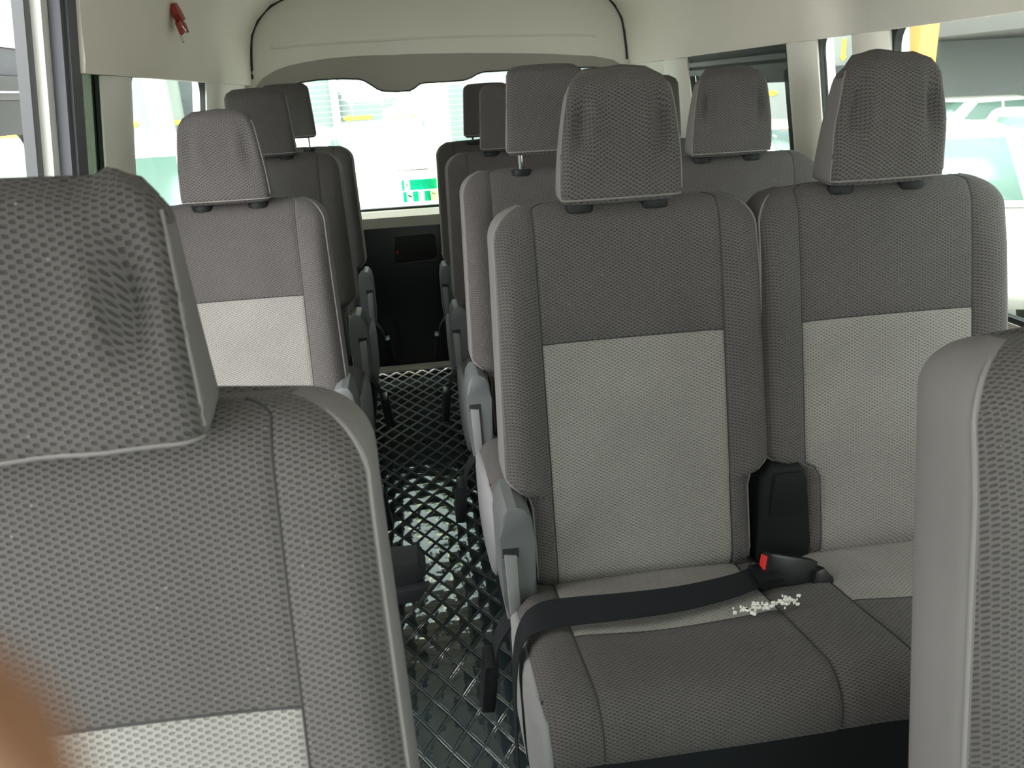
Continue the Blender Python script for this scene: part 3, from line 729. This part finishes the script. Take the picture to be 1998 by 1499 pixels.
for x0, x1 in ((-.083, -.066), (-.036, -.008), (.020, .050)):
    b = MB(); rect(b, x0, x1, .002, .052); b.build('lower_field', gm, st, False)
for a_ in ((-.066, -.036, .002, .052), (-.008, .020, .002, .052), (.050, .085, .004, .052), (-.074, -.046, .058, .108)):
    b = MB(); rect(b, *a_); b.build('picture_field', cm, st, False)
b = MB()
for (x, z, l) in ((-.035, .094, .022), (-.008, .095, .014), (.010, .097, .030), (.050, .097, .020), (-.033, .083, .030), (.012, .086, .018), (.038, .086, .030), (.010, .075, .020), (.042, .074, .030), (.050, .066, .022)):
    q = 0
    while q < l:
        ww = random.uniform(.002, .005); rect(b, x+q, x+q+ww, z-.0025, z+.0025+random.uniform(0, .002), -.001); q += ww+.0012
for (x, z, l) in ((-.028, .030, .014), (-.022, .014, .010), (.028, .030, .014), (.036, .014, .008), (-.080, .044, .008)): rect(b, x, x+l, z-.002, z+.002, -.001)
b.build('lettering', wm, st, False)
b = MB(); b.prism([(-.060, .030), (-.040, .022), (-.042, .030), (-.058, .038)], -.002, -.001, 'y'); b.prism([(.055, .038), (.072, .030), (.073, .034), (.057, .043)], -.002, -.001, 'y'); b.prism([(-.066, .095), (-.062, .095), (-.056, .078), (-.060, .076)], -.003, -.002, 'y'); b.build('pictogram', gm, st, False)

# ------------------------------------------------------------------ broken red bracket on the left roof lining
hk = empty('red_hook', (XC-.841, 2.70, 1.553)); tag(hk, 'small broken red plastic holder fixed to the cream lining above the left windows', 'hook')
hk.rotation_euler = (0, -.28, 0)
rm = mat('faded_red_plastic', (.30, .03, .022), .4)
MB().prism([(-.030, .010), (-.020, .040), (.012, .046), (.034, .028), (.038, .000), (.010, .006), (-.018, -.006)], .002, .022, 'x', .004).build('clip_head', rm, hk)
MB().prism([(-.042, -.012), (-.012, .002), (.000, -.014), (-.014, -.022), (-.024, -.040), (-.046, -.046)], .002, .016, 'x', .004).build('clip_arm', rm, hk)
MB().prism([(.000, .002), (.036, -.010), (.026, -.036), (-.006, -.030)], .006, .018, 'x', .003).build('clip_tab', rm, hk)
MB().tube(smoothpath([(.010, -.030, -.012), (.016, -.020, -.030), (.014, -.004, -.036), (.010, .004, -.030)], 4), .003, 6).build('wire_ring', M['steel'], hk)
MB().tube([(.004, -.046, -.046), (.006, -.060, -.066)], .004, 6).build('screw', M['steel'], hk)

# ------------------------------------------------------------------ outside
GZ = -.85
gb = MB().box(-45, 45, -30, 60, GZ-.2, GZ); struct(gb.build('ground', mat('yard_concrete', (.33, .32, .30), .85, var=.12, vscale=.6), smooth=False))
wall_grey = mat('grey_rendered_wall', (.20, .215, .205), .8, var=.08, vscale=1)
wall_dark = mat('dark_wall', (.035, .04, .045), .7)
orange = mat('orange_paint', (.75, .22, .05), .6)
yellow = mat('yellow_paint', (.85, .60, .04), .6)
white = mat('white_paint', (.75, .76, .74), .6)
greenish = mat('grey_green_wall', (.22, .25, .22), .8, var=.06, vscale=1)
fence_m = mat('pale_sheeting', (.15, .185, .18), .6, var=.05, vscale=1)

def arrow(name_label, loc, length, rot, group='yellow direction arrows'):
    """flat painted board; rot matrix places its face"""
    o = MB().prism([(-length/2, -.045), (length*.28, -.045), (length*.28, -.085), (length/2, 0), (length*.28, .085), (length*.28, .045), (-length/2, .045)], -.01, .01, 'y').build('direction_arrow', yellow, smooth=False)
    o.matrix_world = Matrix.Translation(loc) @ rot
    tag(o, name_label, 'arrow sign', group); return o
def car(name, loc, rz, label, L=4.4, Wd=1.78, H=1.48, paint='body_white', van=False, glassm='car_glass'):
    root = empty(name, loc, rz); tag(root, label, 'car')
    hb = .62*H if not van else .55*H; w_ = Wd/2
    # body: stations along x with rounded cross-sections
    if van: stx = [(-L/2, .55, .95), (-L/2+.12, .35, 1.0), (L/2-.9, .35, 1.0), (L/2-.25, .35, .97), (L/2, .5, .86)]
    else: stx = [(-L/2, .62, .84), (-L/2+.15, .36, .97), (-L/2+.9, .30, 1.0), (L/2-1.3, .30, 1.0), (L/2-.35, .32, .92), (L/2, .5, .70)]
    def sect(hh, z0, ww): return [(-w_*ww*.96, z0), (-w_*ww, (z0+hh)/2), (-w_*ww*.97, hh-.10), (-w_*ww*.88, hh), (0, hh+.03), (w_*ww*.88, hh), (w_*ww*.97, hh-.10), (w_*ww, (z0+hh)/2), (w_*ww*.96, z0)]
    vs = []; n = 9
    for (x, z0, k_) in stx:
        hh = hb*(k_ if k_ < .9 else 1)*1.0
        if not van and x > L/2-1.4: hh = lerp(hb, hb*.80, (x-(L/2-1.4))/1.4)
        vs += [(x, y, z) for (y, z) in sect(hh, z0 if k_ < .9 else .28, k_ if k_ > .9 else k_+.06)]
    fs = [(i*n+j, i*n+j+1, (i+1)*n+j+1, (i+1)*n+j) for i in range(len(stx)-1) for j in range(n-1)]+[(i*n, i*n+n-1, (i+1)*n+n-1, (i+1)*n) for i in range(len(stx)-1)]+[tuple(range(n)), tuple((len(stx)-1)*n+j for j in range(n))]
    body = mesh('body', vs, fs, M[paint], root, angle=50)
    # greenhouse
    if van: ga = [(-L/2+.05, -L/2+.10), (L/2-.35, L/2-1.05)]
    else: ga = [(-L/2+.35, -L/2+1.0), (L/2-1.15, L/2-2.0)]
    (xb0, xt0), (xb1, xt1) = ga; wt = w_*.80; wb_ = w_*.93; rows = []
    for t in (0, .25, .5, .75, .92, 1):
        z = lerp(hb-.01, H, t); e = 0 if t < .9 else (.05 if t < 1 else .18)
        x0_, x1_ = lerp(xb0, xt0, t)+e, lerp(xb1, xt1, t)-e; ww = lerp(wb_, wt, t)-e*.7
        rows.append([(x0_, -ww*.9, z), (x0_+.12, -ww, z), (x1_-.15, -ww, z), (x1_, -ww*.82, z), (x1_+.05, 0, z), (x1_, ww*.82, z), (x1_-.15, ww, z), (x0_+.12, ww, z), (x0_, ww*.9, z), (x0_-.03, 0, z)])
    n = 10; vs = [p for r_ in rows for p in r_]; fs = [(i*n+j, i*n+(j+1) % n, (i+1)*n+(j+1) % n, (i+1)*n+j) for i in range(5) for j in range(n)]+[tuple(5*n+j for j in range(n))]
    mesh('cabin', vs, fs, M[paint], root, angle=40)
    gm_ = M[glassm]
    def pt(t, x, side, off=.008):   # point on the cabin side
        z = lerp(hb-.01, H, t); return (x, side*(lerp(wb_, wt, t)+off), z)
    def edge_x(t, k): return lerp((xb0, xb1)[k], (xt0, xt1)[k], t)
    for side in (-1, 1):
        m0 = lerp(edge_x(.5, 0), edge_x(.5, 1), .48)
        nwin = [(edge_x(.1, 0)+.22, m0-.04, edge_x(.8, 0)+.20, m0-.04), (m0+.04, edge_x(.1, 1)-.28, m0+.04, edge_x(.8, 1)-.22)]
        for (a0, a1, c0, c1) in nwin:
            P = [pt(.1, a0, side), pt(.1, a1, side), pt(.82, c1, side), pt(.82, c0, side)]; P2 = [(p[0], p[1]-side*.012, p[2]) for p in P]
            mesh('side_window', P+P2, [(0, 1, 2, 3), (7, 6, 5, 4), (0, 4, 5, 1), (1, 5, 6, 2), (2, 6, 7, 3), (3, 7, 4, 0)], gm_, root, smooth=False)
    for k, nm in ((1, 'windscreen'), (0, 'rear_window')):
        sg = 1 if k else -1; P = []
        for (t, f) in ((.08, .80), (.86, .76)):
            z = lerp(hb-.01, H, t); ww = lerp(wb_, wt, t)*f
            for yy in (-ww, -ww*.5, 0, ww*.5, ww):
                bow = (.05 if k else .03)*(1-(abs(yy)/ww)); P.append((edge_x(t, k)+sg*(bow+.012), yy, z))
        mesh(nm, P+[(p[0]-sg*.01, p[1], p[2]) for p in P], [(i, i+1, 6+i, 5+i) for i in range(4)]+[(10+i, 15+i, 16+i, 11+i) for i in range(4)]+[(0, 5, 15, 10), (4, 14, 19, 9), (0, 10, 11, 1), (1, 11, 12, 2), (2, 12, 13, 3), (3, 13, 14, 4), (5, 6, 16, 15), (6, 7, 17, 16), (7, 8, 18, 17), (8, 9, 19, 18)], gm_, root)
    for x in (-L/2+.85, L/2-.85):
        for side in (-1, 1):
            c = [(x+.32*math.cos(a*PI/12), .32+.32*math.sin(a*PI/12)) for a in range(24)]
            wh = MB().prism(c, side*(w_-.20), side*(w_+.005), 'y', .02).build('wheel', M['rubber'], root)
            c = [(x+.2*math.cos(a*PI/8), .32+.2*math.sin(a*PI/8)) for a in range(16)]
            MB().prism(c, side*(w_-.02), side*(w_+.012), 'y', .005).build('hub', M['steel'], wh)
    for side in (-1, 1):
        xm = edge_x(.2, 1)-.28
        MB().prism([(side*(w_*.93), hb+.02), (side*(w_*.93+.20), hb+.04), (side*(w_*.93+.21), hb+.17), (side*(w_*.93+.06), hb+.16)], 0, .09, 'y', .01, Matrix(((0, 1, 0, xm), (1, 0, 0, 0), (0, 0, 1, 0), (0, 0, 0, 1)))).build('wing_mirror', M[paint], root)
        MB().box(L/2-.22, L/2-.06, *sorted((side*w_*.50, side*w_*.82)), hb*.60, hb*.74, .02).build('headlamp', M['steel'], root)
    MB().box(L/2-.08, L/2-.005, -w_*.4, w_*.4, hb*.45, hb*.62, .01).build('grille', M['track'], root)
    return root
M['car_glass'] = mat('car_window_glass', (.12, .20, .17), .12, coat=.8)
M['car_sky_glass'] = mat('sky_toned_windscreen', (.55, .60, .62), .1, coat=.8)  # pale base colour stands in for the sky reflected in this glass
M['car_dark_glass'] = mat('car_dark_glass', (.06, .09, .085), .12, coat=.6)

# rear: pale sheet wall with posts across the whole back of the yard
b = MB()
for k in range(46):      # corrugated sheeting as real ribs
    z = GZ+k*.12; b.box(-2.9, 5.6, 19.95, 20.0, z, z+.108, .006)
tag(b.build('sheet_wall', fence_m, smooth=False), 'pale ribbed sheet wall at the far end, behind the car in the back window', 'wall')
tag(MB().box(-30, -2.9, 19.9, 20.3, GZ, 6).build('yard_wall', greenish, smooth=False), 'light grey wall far behind the left side windows', 'wall')
tag(MB().box(5.6, 40, 19.9, 20.3, GZ, 6).build('yard_wall', wall_grey, smooth=False), 'grey building wall far behind the right side windows', 'wall')
def post(x, y, wd, m, label, h=6.5, cat='post'):
    o = MB().box(-wd/2, wd/2, -wd/2, wd/2, 0, h, .01).build('post', m); o.location = (x, y, GZ); tag(o, label, cat); return o
post(-1.42, 19.8, .16, white, 'white post against the sheet wall, left part of the back window')
post(.12, 19.8, .14, white, 'white post against the sheet wall, behind the hanging lobe of the arch trim')
post(-5.0, 19.0, .40, white, 'broad white post seen through the left side window')
tag(MB().box(-4.72, -4.36, 19.80, 19.9, 1.0-.06, 1.95, .01).build('door_frame_panel', wall_dark), 'dark framed shutter beside the broad white post in the left window', 'shutter')
cc = post(.50, 11.9, .34, mat('cream_column_paint', (.82, .74, .46), .7), 'cream yellow column right of the white car in the back window', cat='column')
post(9.12, 18.0, .24, orange, 'orange column seen through the narrow right side window', cat='column')
post(7.62, 12.0, .28, orange, 'orange column at the top of the big right side window', cat='column')
tag(MB().box(9.75, 11.2, 19.75, 19.893, .2, 1.44, .01).build('dark_shutter', wall_dark), 'dark shutter below the downward yellow arrow', 'shutter')
tag(MB().box(11.0, 26, 13.4, 19.9, 1.85, 2.5, .02).build('canopy', mat('canopy_paint', (.16, .155, .15), .7)), 'pale canopy overhanging the cars at the right edge', 'canopy')
def rot_face(a): return Matrix.Rotation(a, 4, 'Y')
AY = 19.89
for (x, z, l, a, lab) in ((-.97, .90, .66, PI, 'pale yellow arrow pointing left, left one of two in the back window'),
                          (.03, .87, .66, PI, 'pale yellow arrow pointing left, right one of two in the back window'),
                          (-4.80, 1.03, .64, PI, 'yellow arrow pointing left in the left side window'),
                          (-6.02, 1.04, .60, 0, 'yellow arrow pointing right behind the left window pillar'),
                          (-8.5, .97, .9, 0, 'yellow arrow pointing right in the window of the neighbouring van'),
                          (8.62, .90, .86, 0, 'yellow arrow pointing right in the sliding window on the right'),
                          (10.62, 1.78, .50, PI/2, 'yellow arrow pointing down in the narrow right window')):
    arrow(lab, (x, AY+(.05 if -2.9 < x < 5.6 else -.11 if -5 < x < -3 else 0), z), l, rot_face(a))

# cars
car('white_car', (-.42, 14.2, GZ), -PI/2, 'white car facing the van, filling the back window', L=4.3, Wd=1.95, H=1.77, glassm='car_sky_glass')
car('white_car', (-2.24, 8.25, GZ), PI, 'tall white car standing side-on outside the left window', L=3.4, H=1.95, van=True)
car('white_car', (5.15, 7.75, GZ), math.radians(-118), 'nearest white car outside the big right window with a pale green windscreen', H=1.60)
car('white_car', (9.9, 12.3, GZ), math.radians(-128), 'white car at the right edge, behind and right of the nearest one', H=1.44)
car('white_car', (11.9, 17.3, GZ), math.radians(-170), 'farthest white car, only its roof showing beyond the headrest', H=1.50)
car('white_car', (6.1, 13.2, GZ), math.radians(-80), 'white car seen through the right sliding window', H=1.44, glassm='car_dark_glass')
car('white_car', (-8.6, 14.5, GZ), math.radians(-60), 'white car glimpsed through the window of the neighbouring van', H=1.6)

# neighbouring van close by on the left, its dark side door with a window hole facing us
nv = empty('parked_van', (-2.9, 3.2, GZ)); tag(nv, 'white van parked close on the left with dark door frame and rails', 'van')
g = -GZ
def side_plate(x, name, m):
    I, O = rring(.50, 2.02, .66+g, 1.40+g, .17, .10); n = len(I); V = []
    for d in (0, .05):
        for P in (I, O): V += [(x+d, y-.10, z) for (y, z) in P]
    F = [f for i in range(n) for f in ((i, (i+1) % n, n+(i+1) % n, n+i), (2*n+i, 3*n+i, 3*n+(i+1) % n, 2*n+(i+1) % n), (i, 2*n+i, 2*n+(i+1) % n, (i+1) % n), (n+i, n+(i+1) % n, 3*n+(i+1) % n, 3*n+i))]
    return mesh(name, V, F, m, nv, smooth=False)
side_plate(.86, 'door_frame', M['track'])
side_plate(-.90, 'door_frame', M['track'])
for x in (.86, -.90):
    MB().box(x, x+.05, -1.9, .40, .45, 1.40+g, .01).build('body_side', M['body_white'], nv)
    MB().box(x, x+.05, .40, 1.92, .30, .66+g, .01).build('door_skin', M['body_white'], nv)
MB().box(.84, .92, -1.9, 1.95, 1.40+g, 1.52+g, .01).build('door_track', M['track'], nv)
MB().box(.90, .93, -1.9, 1.93, 1.435+g, 1.445+g, .002).build('track_lip', M['steel'], nv)
MB().box(.83, .90, -1.9, 1.95, 1.52+g, 1.66+g, .01).build('door_track', M['seal'], nv)
MB().prism([(-.92, 1.40+g), (-.92, 1.66+g), (-.86, 2.0+g), (-.70, 2.2+g), (.68, 2.2+g), (.84, 2.0+g), (.91, 1.66+g), (.70, 1.66+g), (.66, 1.95+g), (-.70, 1.95+g), (-.80, 1.66+g), (-.80, 1.40+g)], -1.9, 2.35, 'y', .01).build('roof', M['body_white'], nv)
MB().box(.80, .86, -1.9, 2.2, 1.80+g, 1.86+g, .02).build('gutter', M['body_white'], nv)
for y in (-1.2, 1.4):
    for x in (-.70, .70):
        c = [(y+.32*math.cos(a*PI/12), .32+.32*math.sin(a*PI/12)) for a in range(24)]
        MB().prism(c, x-.1, x+.1, 'x', .02).build('wheel', M['rubber'], nv)
MB().box(-.85, .85, -1.9, 1.92, .30, .46, .02).build('floor_pan', M['track'], nv)

# ------------------------------------------------------------------ photographer's finger at the lens
def hand():
    root = empty('hand', (0, 0, 0)); tag(root, 'blurred orange-brown finger of the photographer at the lower left corner', 'hand')
    def cp(px, py, d): return Vector((0, 0, CZ))+(fw+RX*((px-999)/FPX)-UX*((py-749.5)/FPX))*d
    tip = cp(62, 1440, .028)
    back = -RX*.75-UX*.55-fw*.1; back.normalize(); sidev = back.cross(fw).normalized(); dn = -fw
    palm = tip+back*.085+dn*.0
    bm = bmesh.new(); lay = bm.verts.layers.skin.verify()
    def chain(pts, rs, start=None):
        prev = start
        for p, r in zip(pts, rs):
            v = bm.verts.new(p); v[lay].radius = (r, r)
            if prev is None: v[lay].use_root = True
            else: bm.edges.new((prev, v))
            prev = v
        return prev
    root_v = bm.verts.new(palm+back*.06); root_v[lay].radius = (.026, .018); root_v[lay].use_root = True
    mid = bm.verts.new(palm+back*.03); mid[lay].radius = (.030, .016); bm.edges.new((root_v, mid))
    for k, L_ in enumerate((1.0, .82, .74, .62)):
        off = sidev*(-.024+.0165*k)
        if k == 0: tgt = tip-palm-off*.0
        kn = bm.verts.new(palm+off+back*.004); kn[lay].radius = (.0100, .0095); bm.edges.new((mid, kn))
        if k == 0:
            P = [palm+off-back*.030-dn*.003, palm+off*.6-back*.058-dn*.002, tip+back*.006, tip]
        else:
            P = [palm+off-back*.026*L_+dn*.014, palm+off-back*.030*L_+dn*.038, palm+off-back*.010+dn*.048, palm+off+back*.002+dn*.040]
        chain(P, (.0095, .0088, .0082, .0070), kn)
    th = bm.verts.new(palm+back*.045-sidev*.026+dn*.008); th[lay].radius = (.012, .011); bm.edges.new((mid, th))
    chain([palm+back*.022-sidev*.044+dn*.018, palm-back*.000-sidev*.050+dn*.028, palm-back*.016-sidev*.048+dn*.034], (.0105, .0095, .0075), th)
    wr = bm.verts.new(palm+back*.11); wr[lay].radius = (.026, .020); bm.edges.new((root_v, wr))
    fa = bm.verts.new(palm+back*.20+dn*.02); fa[lay].radius = (.032, .028); bm.edges.new((wr, fa))
    me = bpy.data.meshes.new('skin_body'); bm.to_mesh(me); bm.free(); o = bpy.data.objects.new('finger_and_palm', me); COL.objects.link(o); o.parent = root
    me.materials.append(M['skin']); sk = o.modifiers.new('skin', 'SKIN'); sk.use_smooth_shade = True; sb = o.modifiers.new('sub', 'SUBSURF'); sb.levels = 2; sb.render_levels = 2
    n_ = tip+back*.008-fw*.0-UX*0+dn*.0072
    MB().box(-.0045, .0045, -.006, .006, -.0006, .0006, .0005, Matrix.Translation(tip+back*.003-UX*-.0+dn*.0066) @ (Matrix((sidev, back, dn)).transposed().to_4x4())).build('fingernail', M['nail'], root)
hand()
